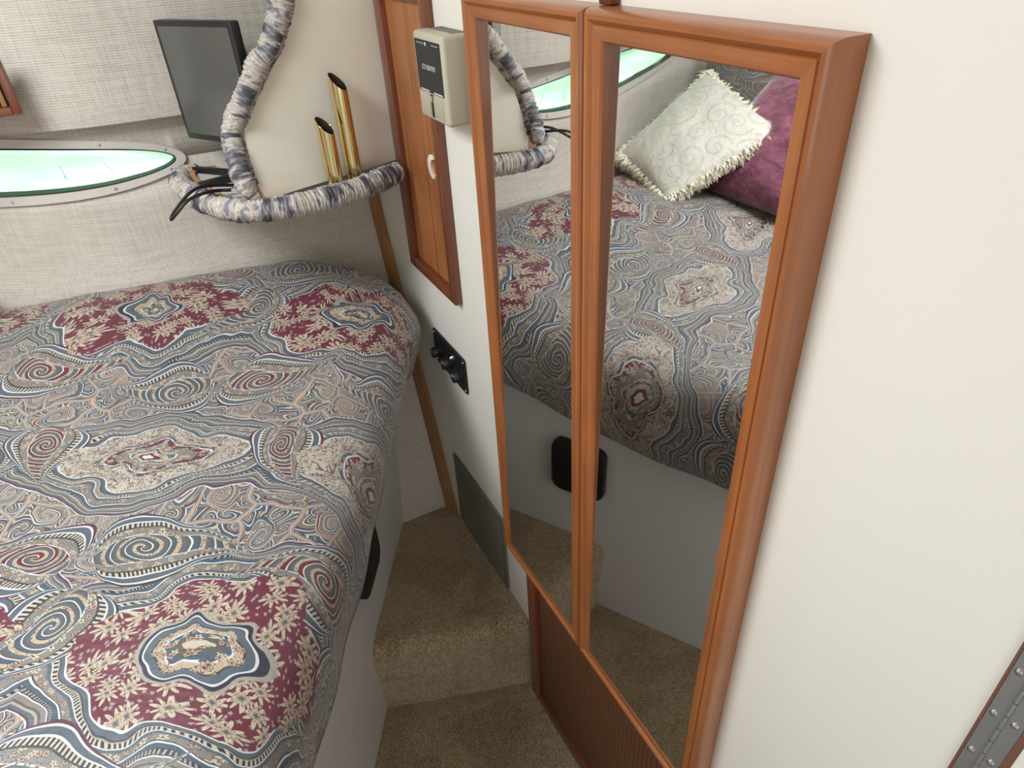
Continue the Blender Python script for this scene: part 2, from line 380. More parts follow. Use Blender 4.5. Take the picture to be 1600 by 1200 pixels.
# ------------------------------------------------------------------ mesh helpers
HV = Vector((0, 0, H))
class MB:
    def __init__(s): s.v = []; s.f = []; s.uv = None
    def add(s, vs, fs):
        o = len(s.v); s.v += [tuple(v) for v in vs]; s.f += [tuple(i + o for i in f) for f in fs]; return s
    def box(s, lo, hi, bevel=0.0, seg=2):
        bm = bmesh.new(); bmesh.ops.create_cube(bm, size=1.0)
        for v in bm.verts:
            v.co = Vector([lo[i] + (v.co[i] + 0.5) * (hi[i] - lo[i]) for i in range(3)])
        if bevel: bmesh.ops.bevel(bm, geom=list(bm.edges), offset=bevel, segments=seg, profile=0.5, affect='EDGES')
        s.bm(bm); return s
    def bm(s, bm, mat=None):
        bm.verts.index_update()
        s.add([(mat @ v.co) if mat else v.co.copy() for v in bm.verts], [[v.index for v in f.verts] for f in bm.faces]); bm.free(); return s
    def prism(s, poly, origin, ax, ay, az, depth, bevel=0.0):
        """poly (2D) placed at origin on axes ax, ay and pushed along az"""
        o, ax, ay, az = Vector(origin), Vector(ax), Vector(ay), Vector(az)
        bm = bmesh.new(); n = len(poly)
        a = [bm.verts.new(o + ax * p[0] + ay * p[1]) for p in poly]
        b = [bm.verts.new(o + ax * p[0] + ay * p[1] + az * depth) for p in poly]
        bm.faces.new(a); top = bm.faces.new(b)
        for i in range(n): bm.faces.new((a[i], a[(i + 1) % n], b[(i + 1) % n], b[i]))
        if bevel: bmesh.ops.bevel(bm, geom=list(top.edges), offset=bevel, segments=2, profile=0.5, affect='EDGES')
        bmesh.ops.recalc_face_normals(bm, faces=bm.faces)
        s.bm(bm); return s
    def tube(s, pts, r, n=12, cap=True, rf=None):
        pts = [Vector(p) for p in pts]; m = len(pts); up = Vector((0.1, 0.2, 1)).normalized()
        T = [(pts[min(i + 1, m - 1)] - pts[max(i - 1, 0)]).normalized() for i in range(m)]
        N = (up - T[0] * up.dot(T[0])).normalized(); vs = []
        for i in range(m):
            N = (N - T[i] * N.dot(T[i])).normalized(); B = T[i].cross(N)
            for k in range(n):
                a = 2 * math.pi * k / n; rr = rf(i, k, a) if rf else r
                vs.append(pts[i] + (N * math.cos(a) + B * math.sin(a)) * rr)
        fs = [(i * n + k, i * n + (k + 1) % n, (i + 1) * n + (k + 1) % n, (i + 1) * n + k) for i in range(m - 1) for k in range(n)]
        if cap: fs += [tuple(range(n))[::-1], tuple((m - 1) * n + k for k in range(n))]
        s.add(vs, fs); return s
    def lathe(s, prof, origin, axis, n=20):
        az = Vector(axis).normalized(); ax = az.orthogonal().normalized(); ay = az.cross(ax); o = Vector(origin)
        vs = [o + az * h + (ax * math.cos(2 * math.pi * k / n) + ay * math.sin(2 * math.pi * k / n)) * max(r, 1e-5) for r, h in prof for k in range(n)]
        fs = [(i * n + k, i * n + (k + 1) % n, (i + 1) * n + (k + 1) % n, (i + 1) * n + k) for i in range(len(prof) - 1) for k in range(n)]
        s.add(vs, fs); return s

def world_loc(o):
    p = Vector(o.get('_base', (0, 0, 0))) if '_base' in o else Vector((0, 0, 0)); return p
BASE = {}
def make(name, mb, mat, parent=None, smooth=True, angle=35, uv=None, base=None):
    """one mesh object; verts are given in room coordinates"""
    me = bpy.data.meshes.new(name)
    if parent is not None: b = BASE[parent.name]
    else: b = Vector(base) if base is not None else Vector((0, 0, 0))
    me.from_pydata([tuple(Vector(v) - b) for v in mb.v], [], mb.f); me.validate(); me.update()
    if uv is not None:
        l = me.uv_layers.new(name='UVMap')
        for lp in me.loops: l.data[lp.index].uv = uv[lp.vertex_index]
    bm = bmesh.new(); bm.from_mesh(me); bmesh.ops.recalc_face_normals(bm, faces=bm.faces); bm.to_mesh(me); bm.free()
    if smooth:
        me.shade_smooth(); me.set_sharp_from_angle(angle=math.radians(angle))
    me.materials.append(M[mat])
    o = bpy.data.objects.new(name, me); COL.objects.link(o)
    if parent is not None: o.parent = parent
    else: o.location = b + HV
    BASE[o.name] = b
    return o
def tag(o, label, cat, group=None, kind=None):
    o['label'] = label; o['category'] = cat
    if group: o['group'] = group
    if kind: o['kind'] = kind
    return o
def thing(name, loc, label, cat, group=None, kind=None):
    o = bpy.data.objects.new(name, None); COL.objects.link(o); o.empty_display_size = 0.05
    o.location = Vector(loc) + HV; BASE[o.name] = Vector(loc)
    return tag(o, label, cat, group, kind)
def share(src, dloc, parent=None):
    c = src.copy(); COL.objects.link(c); c.location = src.location + Vector(dloc); c.parent = parent or src.parent
    BASE[c.name] = BASE[src.name]; return c
def catmull(pts, n):
    P = [Vector(p) for p in pts]; P = [P[0] * 2 - P[1]] + P + [P[-1] * 2 - P[-2]]
    out = []
    for i in range(1, len(P) - 2):
        for k in range(n):
            t = k / n; a, b, c, d = P[i - 1], P[i], P[i + 1], P[i + 2]
            out.append(0.5 * ((2 * b) + (c - a) * t + (2 * a - 5 * b + 4 * c - d) * t * t + (3 * b - a - 3 * c + d) * t ** 3))
    out.append(P[-2].copy()); return out
def resample(pts, step):
    out = [pts[0].copy()]; acc = 0.0
    for a, b in zip(pts[:-1], pts[1:]):
        L = (b - a).length; 
        while acc + L >= step:
            f = (step - acc) / L; a = a.lerp(b, f); out.append(a.copy()); L = (b - a).length; acc = 0.0
        acc += L
    return out
def rrect(w, h, r, n=5):
    out = []
    for cx, cy, a0 in ((w / 2 - r, h / 2 - r, 0), (-w / 2 + r, h / 2 - r, 90), (-w / 2 + r, -h / 2 + r, 180), (w / 2 - r, -h / 2 + r, 270)):
        for k in range(n + 1):
            a = math.radians(a0 + 90 * k / n); out.append((cx + r * math.cos(a), cy + r * math.sin(a)))
    return out

# ================================================================== SETTING
FZ, TZ = -1.57, -1.335           # cabin floor, step tread
HX = [(0.05, 1.585), (-0.50, 1.585), (-0.60, 1.605), (-0.75, 1.690), (-0.90, 1.785), (-1.10, 1.895), (-1.30, 1.975), (-1.55, 2.05)]
def hull_x(x):                   # plan line of the hull, smoothly interpolated
    def raw(x):
        for (a, ya), (b, yb) in zip(HX[:-1], HX[1:]):
            if b <= x <= a: return ya + (yb - ya) * (x - a) / (b - a)
        return HX[0][1] if x > 0 else HX[-1][1]
    return sum(raw(x + d) for d in (-0.08, -0.05, -0.025, 0, 0.025, 0.05, 0.08)) / 7
def hull_y(z, x=0.0): return hull_x(x) + 0.325 * min(0.0, z + 0.56)

tag(make('wall_right', MB().box((0, -1.0, FZ - 0.05), (0.03, 1.9, 0.5)), 'wall', smooth=False),
    'smooth white laminate wall carrying the tall mirrors', 'wall', kind='structure')
tag(make('floor', MB().box((-1.6, -1.0, FZ - 0.05), (-0.0005, 1.5, FZ)), 'carpet', smooth=False),
    'beige carpeted cabin floor at the foot of the step', 'floor', kind='structure')

# bed base line (plan): O + t*dv, dv towards the hull
O2 = Vector((-0.175, 1.284)); DV = Vector((0.514, 0.8578)).normalized(); NV = Vector((-DV.y, DV.x))   # NV points under the bed
def bp(t, s, z): q = O2 + DV * t + NV * s; return Vector((q.x, q.y, z))

# carpeted step: tread, rounded nosing, riser (swept across from wall to bed base)
def step_mesh():
    A = Vector((-0.0008, 0.885)); B = Vector((-0.372, 1.010))             # riser line
    nose = (B - A).normalized(); fwd = Vector((nose.y, -nose.x))
    if fwd.y > 0: fwd = -fwd
    prof = [(0.0, FZ + 0.0005), (0.001, FZ + 0.05), (0.004, FZ + 0.12)]
    for k in range(9):
        a = math.radians(-10 + 100 * k / 8); prof.append((-0.030 + 0.040 * math.cos(a), TZ - 0.036 + 0.036 * math.sin(a)))
    prof += [(-0.06, TZ + 0.001), (-0.10, TZ)]
    mb = MB(); n = 26; vs = []
    for i in range(n + 1):
        f = i / n; c = A.lerp(B, f)
        for o, z in prof:
            w = 0.003 * math.sin(f * 9 + z * 20) * (1 if z > FZ + 0.02 else 0)
            q = c + fwd * (o + w); vs.append(Vector((min(q.x, -0.0008), q.y, z)))
        # tread back to the hull
        back = Vector((-0.0008, hull_y(TZ) + 0.01)).lerp(Vector((-0.36, hull_y(TZ) + 0.01)), f)
        q0 = c + fwd * (-0.10)
        for k in range(1, 9):
            q = q0.lerp(back, k / 8); vs.append(Vector((min(q.x, -0.0008), q.y, TZ)))
    m = len(prof) + 8
    fs = [(i * m + k, i * m + k + 1, (i + 1) * m + k + 1, (i + 1) * m + k) for i in range(n) for k in range(m - 1)]
    return mb.add(vs, fs)
tag(make('floor_step', step_mesh(), 'carpet', angle=60), 'beige carpeted step with rounded nosing below the vent grille', 'step', kind='structure')

# hull wall with the oval opening
WX, WZ, WA, WB, WT = -0.822, -0.360, 0.420, 0.050, -0.02           # centre, half axes, tilt dz/dx
def hp(x, z, off=0.0):                                              # point on the hull, off = towards the room
    return Vector((x, hull_y(z, x), z)) + hnorm(x) * off
def hnorm(x):
    g = (hull_x(x + 0.01) - hull_x(x - 0.01)) / 0.02
    return Vector((g, -1, 0)).normalized()
def well(a, da=0.0):
    x = (WA + da) * math.cos(a); z = (WB + da) * math.sin(a) * (1.0 + 0.0 * abs(math.cos(a)))
    return WX + x, WZ + z + WT * x
def hull_mesh():
    """columns across the hull; the columns that meet the window stop at its rim"""
    mb = MB(); xs = sorted(set([0.0 - 1.46 * k / 60 for k in range(61)] + [WX + WA * math.cos(math.pi * k / 48) for k in range(49)]), reverse=True)
    lowz = [-1.56, -1.2, -0.9, -0.7, -0.6, -0.56, -0.5, -0.45]
    def rim(x):
        c = (x - WX) / WA
        if abs(c) > 1 + 1e-9: return WZ + WT * (x - WX), WZ + WT * (x - WX)
        h = WB * math.sqrt(max(0, 1 - c * c)); m = WZ + WT * (x - WX); return m - h, m + h
    cols = []
    for x in xs:
        lo, hi = rim(x); cols.append([hp(x, z) for z in lowz] + [hp(x, lo), hp(x, hi), hp(x, -0.30), hp(x, -0.262)])
    m = len(cols[0])
    vs = [p for c in cols for p in c]; fs = []
    for i in range(len(xs) - 1):
        for k in range(m - 1):
            if k == len(lowz): 
                continue
            fs.append((i * m + k, (i + 1) * m + k, (i + 1) * m + k + 1, i * m + k + 1))
    return mb.add(vs, fs)
hw = make('wall_hull', hull_mesh(), 'linen', angle=25)
tag(hw, 'sloping hull wall covered in woven beige cloth around the oval window', 'wall', kind='structure')
sm = hw.modifiers.new('thickness', 'SOLIDIFY'); sm.thickness = 0.02
sm.offset = -1.0 if sum(p.normal.y for p in hw.data.polygons) < 0 else 1.0                # thicken away from the room
# upper hull panel that overhangs the window
UP = [(-0.045, 0.5), (-0.045, -0.245), (-0.038, -0.283), (0.06, -0.264), (0.06, 0.5)]
ub = MB(); ux = [0.0 - 1.46 * k / 60 for k in range(61)]
ub.add([(x, hull_x(x) + o, z) for x in ux for o, z in UP], [(i * 5 + k, i * 5 + (k + 1) % 5, (i + 1) * 5 + (k + 1) % 5, (i + 1) * 5 + k) for i in range(60) for k in range(5)] + [(0, 1, 2, 3, 4), tuple(300 + k for k in (4, 3, 2, 1, 0))])
tag(make('wall_upper_hull', ub, 'linen', angle=25), 'upright upper hull panel in beige woven cloth overhanging the oval window', 'wall', kind='structure')
tag(make('wall_head', MB().box((-1.50, -1.0, FZ), (-1.46, 2.15, 0.5)), 'linen', smooth=False), 'cloth covered bulkhead behind the pillows', 'wall', kind='structure')
cm = MB().box((-1.5, -1.0, 0.46), (-1.42, 2.15, 0.50)).box((-0.78, -1.0, 0.46), (0.03, 2.15, 0.50)).box((-1.42, -1.0, 0.46), (-0.78, 0.43, 0.50)).box((-1.42, 1.07, 0.46), (-0.78, 2.15, 0.50))
tag(make('ceiling', cm, 'ceil', smooth=False), 'off white cabin ceiling with an open deck hatch', 'ceiling', kind='structure')

# teak strip in the corner between hull cloth and white wall
tb_ = MB(); vs = []
for z, y0, y1 in ((-0.42, 1.556, 1.6), (-0.53, 1.552, 1.6), (-0.60, 1.532, 1.6), (-0.95, 1.412, 1.487), (-1.334, 1.286, 1.362)):
    yb = hull_y(z)
    vs += [(-0.0006, y0 + 0.004, z), (-0.008, y0 + 0.002, z), (-0.015, y0 + 0.012, z), (-0.020, yb - 0.001, z), (-0.0006, yb - 0.001, z)]
tb_.add(vs, [(i * 5 + k, i * 5 + (k + 1) % 5, (i + 1) * 5 + (k + 1) % 5, (i + 1) * 5 + k) for i in range(4) for k in range(5)] + [(0, 1, 2, 3, 4), (24, 23, 22, 21, 20)])
tag(make('trim_1', tb_, 'strip', angle=50), 'slanting teak strip covering the corner of hull and white wall', 'trim', kind='structure')

# oval window
win = thing('window_1', hp(WX, WZ), 'long narrow oval window with green daylit pane in the hull wall', 'window', kind='structure')
def ring(da0, da1, h0, h1, n=96, mid=None):
    mb = MB(); vs = []
    sec = [(da0, h0), (da0 + 0.001, h1), (da1 - 0.003, h1 + 0.0015), (da1, h0 - 0.0)]
    for k in range(n):
        a = 2 * math.pi * k / n
        for da, h in sec: vs.append(hp(*well(a, da), h))
    m = len(sec)
    return mb.add(vs, [(k * m + j, k * m + (j + 1) % m, ((k + 1) % n) * m + (j + 1) % m, ((k + 1) % n) * m + j) for k in range(n) for j in range(m)])
make('window_frame', ring(-0.001, 0.021, -0.004, 0.005), 'ring', win, angle=50)
make('gasket', ring(-0.0045, -0.0005, -0.022, 0.003), 'gasket', win, angle=50)
mb = MB(); n = 96
mb.add([hp(*well(2 * math.pi * k / n, -0.001), -0.018) for k in range(n)] + [hp(*well(2 * math.pi * k / n, -0.001), -0.022) for k in range(n)],
       [tuple(range(n)), tuple(range(2 * n - 1, n - 1, -1))] + [(k, (k + 1) % n, n + (k + 1) % n, n + k) for k in range(n)])
pane = make('pane', mb, 'green', win, smooth=False)
for a in (20, 47, 76, 104, 133, 160, 200, 227, 256, 284, 313, 340):
    x, z = well(math.radians(a), 0.010); nn = hnorm(x)
    make('screw', MB().lathe([(0.0, 0.0075), (0.0025, 0.0072), (0.0035, 0.006), (0.0035, 0.004)], hp(x, z, 0.0), nn, 10), 'steel', win)
for x0, z0, pts in ((-0.62, -0.390, [(0, 0), (0.002, 0.012), (0.0, 0.03)]), (-0.525, -0.384, [(0, 0), (-0.006, 0.012), (-0.014, 0.022)]), (-0.612, -0.388, [(0, 0), (-0.003, 0.005), (-0.007, 0.007)])):
    make('scratch', MB().tube([hp(x0 + a, z0 + b, -0.0176) for a, b in pts], 0.0005, 5), 'gasket', win)

# ================================================================== RIGHT WALL
# ---- two tall mirror doors with mitred cherry mouldings
PROF = [(0.0, 0.0008), (0.0, 0.023), (0.0015, 0.029), (0.005, 0.0335), (0.009, 0.0335), (0.0125, 0.0305), (0.0135, 0.0283), (0.0148, 0.0300), (0.0270, 0.0288), (0.0290, 0.0265), (0.0290, 0.0150), (0.0290, 0.0008)]
def moulding(y0, y1, z0, z1, side):
    """one mitred member of a frame on the wall; y0<y1, z0<z1"""
    vs = []; m = len(PROF)
    for e in (0, 1):
        for w, h in PROF:
            if side == 'near': y, z = y0 + w, (z0 + w if e == 0 else z1 - w)
            elif side == 'far': y, z = y1 - w, (z0 + w if e == 0 else z1 - w)
            elif side == 'top': z, y = z1 - w, (y0 + w if e == 0 else y1 - w)
            else: z, y = z0 + w, (y0 + w if e == 0 else y1 - w)
            vs.append((-h, y, z))
    fs = [(k, (k + 1) % m, m + (k + 1) % m, m + k) for k in range(m)] + [tuple(range(m)), tuple(range(2 * m - 1, m - 1, -1))]
    return MB().add(vs, fs)
MZ0, MZ1 = -1.092, -0.074
for y0, y1, lab in ((0.333, 0.6325, 'wide cherry framed mirror door nearest the camera, reflecting the pillows'),
                    (0.6335, 0.922, 'cherry framed mirror door beside the gas alarm, reflecting the corner shelf')):
    t = thing('mirror_door', (0, (y0 + y1) / 2, MZ0), lab, 'mirror', 'pair of mirror doors on the white wall')
    for sd, nm, mt in (('near', 'stile', 'frame_v'), ('far', 'stile', 'frame_v'), ('top', 'rail', 'frame_h'), ('bottom', 'rail', 'frame_h')):
        make(nm, moulding(y0, y1, MZ0, MZ1, sd), mt, t, angle=40)
    gl = MB().box((-0.022, y0 + 0.0291, MZ0 + 0.0291), (-0.002, y1 - 0.0291, MZ1 - 0.0291))       # the glass leans a little in its frame
    gl.v = [(x if x > -0.01 else -0.022 + 0.013 * (z + 0.5) - 0.004 * (y - 0.6), y, z) for x, y, z in gl.v]
    make('mirror_glass', gl, 'mirror', t, smooth=False)
# short dark post above the mirrors
tag(make('wood_post', MB().box((-0.012, 0.615, -0.0735), (-0.0005, 0.636, 0.10), 0.002), 'dark_v'), 'short dark wood upright above the seam of the mirrors', 'trim')

# ---- framed wooden doors
def frame_piece(y0, y1, z0, z1, d): return MB().box((-d, y0, z0), (-0.0006, y1, z1), 0.0015)
cd = thing('cabinet_door', (0, 1.22, -0.61), 'narrow teak cabinet door between shelf and gas alarm', 'cabinet door')
make('stile', frame_piece(1.312, 1.342, -0.61, -0.075, 0.016), 'dark_v', cd)
make('stile', frame_piece(1.100, 1.122, -0.61, -0.075, 0.016), 'dark_v', cd)
make('rail', frame_piece(1.1222, 1.3118, -0.61, -0.586, 0.016), 'dark_h', cd)
make('rail', frame_piece(1.1222, 1.3118, -0.099, -0.075, 0.016), 'dark_h', cd)
make('panel', MB().box((-0.004, 1.1222, -0.586), (-0.0006, 1.3118, -0.099)), 'teak', cd, smooth=False)
cres = []
for k in range(11):
    a = math.radians(78 + 200 * k / 10); cres.append((0.016 * math.cos(a), 0.020 * math.sin(a)))
for k in range(11):
    a = math.radians(278 - 200 * k / 10); cres.append((0.004 + 0.0085 * math.cos(a), 0.0135 * math.sin(a)))
pu = make('finger_pull', MB().prism(cres, (-0.004, 1.163, -0.360), (0, -1.25, 0), (0, 0, 1.1), (-1, 0, 0), 0.004, 0.0008), 'ivory', cd); pu['label'] = 'ivory crescent finger pull'

ld = thing('closet_door', (0, 0.58, -1.555), 'dark teak closet door of vertical reeds below the mirrors', 'door')
make('stile', frame_piece(0.826, 0.858, -1.556, -1.0935, 0.018), 'dark_v', ld)
make('stile', frame_piece(0.300, 0.330, -1.556, -1.0935, 0.018), 'dark_v', ld)
make('rail', frame_piece(0.3302, 0.8258, -1.556, -1.524, 0.018), 'dark_h', ld)
make('backing', MB().box((-0.003, 0.3302, -1.524), (-0.0006, 0.8258, -1.0935)), 'dark_v', ld, smooth=False)
nr = 44; pw = (0.8258 - 0.3302) / nr
r0 = make('reed', MB().prism([(0.0004, 0), (0.0004, 0.003), (0.0022, 0.0052), (pw - 0.0022, 0.0052), (pw - 0.0004, 0.003), (pw - 0.0004, 0)], (-0.003, 0.3302, -1.524), (0, 1, 0), (-1, 0, 0), (0, 0, 1), 0.4305), 'reed', ld, smooth=False)
for k in range(1, nr): share(r0, (0, pw * k, 0))

# ---- gas alarm
ga = thing('gas_alarm', (0, 1.01, -0.25), 'greige gas alarm box with black label beside the mirror', 'gas alarm')
gy0, gy1, gz0, gz1, gx = 0.952, 1.062, -0.246, -0.126, -0.052
bm = bmesh.new(); bmesh.ops.create_cube(bm, size=1.0)
for v in bm.verts: v.co = Vector((gx / 2 - 0.0003 + v.co.x * (-gx - 0.0006), (gy0 + gy1) / 2 + v.co.y * (gy1 - gy0), (gz0 + gz1) / 2 + v.co.z * (gz1 - gz0)))
bmesh.ops.bevel(bm, geom=list(bm.edges), offset=0.006, segments=3, profile=0.5, affect='EDGES')
make('body', MB().bm(bm), 'greige', ga)
lb = make('label_plate', MB().prism(rrect(0.094, 0.070, 0.002), (gx + 0.0010, (gy0 + gy1) / 2, -0.171), (0, -1, 0), (0, 0, 1), (-1, 0, 0.0), 0.0016), 'label', ga)
def text_mesh(name, s, size, origin, ax, ay, parent, mat):
    cu = bpy.data.curves.new(name, 'FONT'); cu.body = s; cu.size = size; cu.align_x = 'CENTER'; cu.align_y = 'CENTER'; cu.extrude = 0.0001
    o = bpy.data.objects.new(name, cu); COL.objects.link(o)
    dg = bpy.context.evaluated_depsgraph_get(); me = bpy.data.meshes.new_from_object(o.evaluated_get(dg))
    mb = MB(); ax, ay = Vector(ax), Vector(ay); az = ax.cross(ay)
    mb.add([Vector(origin) + ax * v.co.x + ay * v.co.y + az * v.co.z for v in me.vertices], [tuple(p.vertices) for p in me.polygons])
    bpy.data.objects.remove(o); bpy.data.curves.remove(cu); bpy.data.meshes.remove(me)
    return make(name, mb, mat, parent, smooth=False)
tx = gx - 0.0012
def lx(z): return gx - 0.0006 - 0.0001
text_mesh('lettering', 'CO SENTRY', 0.0095, (lx(-0.172), 1.008, -0.172), (0, -1, 0), (0, 0, 1), lb, 'print')
make('print_line', MB().box((lx(-0.1455) - 0.0002, 1.018, -0.1410), (lx(-0.1455), 1.046, -0.1403)), 'print', lb, smooth=False)
make('print_line', MB().box((lx(-0.1455) - 0.0002, 0.966, -0.1410), (lx(-0.1455), 0.990, -0.1403)), 'print', lb, smooth=False)
make('logo', MB().box((lx(-0.1455) - 0.0002, 1.010, -0.143), (lx(-0.1455), 1.0145, -0.1385)), 'print', lb, smooth=False)
make('print_line', MB().box((lx(-0.206) - 0.0002, 1.014, -0.2048), (lx(-0.206), 1.047, -0.2030)), 'print', lb, smooth=False)
make('print_line', MB().box((lx(-0.206) - 0.0002, 0.964, -0.2048), (lx(-0.206), 0.996, -0.2030)), 'print', lb, smooth=False)
rb0 = make('rib', MB().box((gx - 0.0022, 1.0465, -0.2385), (gx + 0.002, 1.0495, -0.2085), 0.0008), 'greige', ga)
for k in range(1, 17):
    if 7 <= k <= 9: continue
    share(rb0, (0, -0.0050 * k, 0))
make('switch_slot', MB().box((gx - 0.0012, 1.0030, -0.240), (gx + 0.003, 1.0125, -0.2075), 0.0006), 'label', ga)
make('switch_lever', MB().box((gx - 0.0040, 1.0050, -0.2180), (gx + 0.001, 1.0085, -0.2095), 0.0006), 'greige', ga)
v0 = make('top_slot', MB().box((-0.030, 0.965, gz1 - 0.0006), (-0.008, 0.968, gz1 + 0.0004)), 'label', ga, smooth=False)
for k in range(1, 9): share(v0, (0, 0.0105 * k, 0))

# ---- control panel
cp = thing('control_panel', (0, 1.2, -0.83), 'black control panel with three knobs on the white wall above the vent', 'control panel')
make('plate', MB().prism(rrect(0.172, 0.086, 0.006), (-0.0006, 1.203, -0.792), (0, -1, 0), (0, 0, 1), (-1, 0, 0), 0.004, 0.001), 'black', cp)
for y, z, sc in ((1.262, -0.799, 1.0), (1.205, -0.800, 1.0), (1.150, -0.803, 1.0)):
    k = make('knob', MB().lathe([(0.0175, 0.0), (0.0175, 0.003), (0.0125, 0.0045), (0.0118, 0.016), (0.0108, 0.0175), (0.0, 0.0175)], (-0.0046, y, z), (-1, 0, 0), 24), 'black', cp)
    make('pointer', MB().box((-0.0225, y - 0.001, z + 0.002), (-0.0215, y + 0.001, z + 0.010)), 'print', k, smooth=False)
make('indicator', MB().lathe([(0.0062, 0), (0.0062, 0.002), (0.0045, 0.004), (0.003, 0.0085), (0.0, 0.0095)], (-0.0046, 1.178, -0.771), (-1, 0, 0), 16), 'chrome', cp)
for y in (1.282, 1.124):
    for z in (-0.757, -0.827):
        make('screw', MB().lathe([(0.003, 0), (0.0026, 0.0012), (0.0, 0.0016)], (-0.0046, y, z), (-1, 0, 0), 10), 'steel', cp)

# ---- vent grille
vg = thing('vent_grille', (0, 1.12, -1.31), 'bronze louvred vent grille just above the carpeted step', 'vent grille')
vy0, vy1, vz0, vz1 = 0.985, 1.258, -1.322, -1.096
for lo, hi in (((-0.006, vy0, vz0), (-0.0006, vy0 + 0.013, vz1)), ((-0.006, vy1 - 0.013, vz0), (-0.0006, vy1, vz1)), ((-0.006, vy0 + 0.0132, vz0), (-0.0006, vy1 - 0.0132, vz0 + 0.013)), ((-0.006, vy0 + 0.0132, vz1 - 0.02), (-0.0006, vy1 - 0.0132, vz1))):
    make('grille_frame', MB().box(lo, hi, 0.0012), 'vent', vg)
make('backing', MB().box((-0.0012, vy0 + 0.0132, vz0 + 0.0132), (-0.0006, vy1 - 0.0132, vz1 - 0.0202)), 'gasket', vg, smooth=False)
nl = 28; pz = (vz1 - vz0 - 0.0334) / nl
l0 = make('louver', MB().prism([(0, 0), (0.0045, -pz * 0.55), (0.0050, -pz * 0.40), (0.0010, pz * 0.25)], (-0.0012, vy0 + 0.0134, vz0 + 0.0132 + pz * 0.6), (-1, 0, 0), (0, 0, 1), (0, 1, 0), vy1 - vy0 - 0.0268), 'vent', vg, smooth=False)
for k in range(1, nl): share(l0, (0, 0, pz * k))

# ---- piano hinge and the door edge at the near end of the wall
ph = thing('piano_hinge', (0, 0.09, -1.5), 'long steel piano hinge with screws at the near edge of the wall', 'hinge')
make('leaf', MB().box((-0.0022, 0.0905, -1.5), (-0.0008, 0.1005, 0.45)), 'steel', ph, smooth=False)
make('leaf', MB().box((-0.0022, 0.0760, -1.5), (-0.0008, 0.0868, 0.45)), 'steel', ph, smooth=False)
kn = make('knuckle', MB().tube([(-0.0026, 0.0886, -0.7), (-0.0026, 0.0886, -0.684)], 0.0018, 10), 'steel', ph)
for k in range(-6, 22):
    if k: share(kn, (0, 0, 0.0172 * k))
sw = make('screw', MB().lathe([(0.0028, 0), (0.0026, 0.0010), (0.0014, 0.0018), (0.0, 0.0019)], (-0.0022, 0.0962, -0.52), (-1, 0, 0), 12), 'chrome', ph)
for k in range(-3, 4):
    if k: share(sw, (0, 0, 0.053 * k))
    share(sw, (0, -0.0145, 0.053 * k + 0.004))
tag(make('trim_2', MB().box((-0.0030, 0.1007, -1.5), (-0.0006, 0.1027, 0.45)), 'brown', smooth=False), 'thin brown edge strip beside the piano hinge', 'trim', kind='structure')
dn = MB().box((-0.0020, -0.62, -1.5), (-0.0006, 0.0705, 0.45))
tag(make('door_1', dn, 'wall', smooth=False), 'white door leaf hung on the piano hinge', 'door', kind='structure')
tag(make('trim_3', MB().box((-0.0030, 0.0708, -1.5), (-0.0006, 0.0757, 0.45)), 'brown', smooth=False), 'brown door edge strip on the near side of the piano hinge', 'trim', kind='structure')

# ================================================================== BED
bb = thing('bed', bp(-0.5, 0.3, FZ), 'bed with white laminate base beside the carpeted steps', 'bed')
make('front_board', MB().prism([(-1.75, 0), (0.10, 0), (0.10, 0.02), (-1.75, 0.02)], bp(0, 0.0, FZ + 0.001), (DV.x, DV.y, 0), (NV.x, NV.y, 0), (0, 0, 1), 0.80), 'base', bb, smooth=False)
make('plinth', MB().prism([(-1.75, 0), (0.10, 0), (0.10, 0.30), (-1.75, 0.30)], bp(0, 0.021, FZ + 0.001), (DV.x, DV.y, 0), (NV.x, NV.y, 0), (0, 0, 1), 0.79), 'base', bb, smooth=False)
vp_ = make('access_cover', MB().prism(rrect(0.138, 0.150, 0.022, 6), bp(-0.262, -0.0005, -1.100), (DV.x, DV.y, 0), (0, 0, 1), (-NV.x, -NV.y, 0), 0.020, 0.004), 'black', bb)
vp_['label'] = 'black rounded plastic cover'

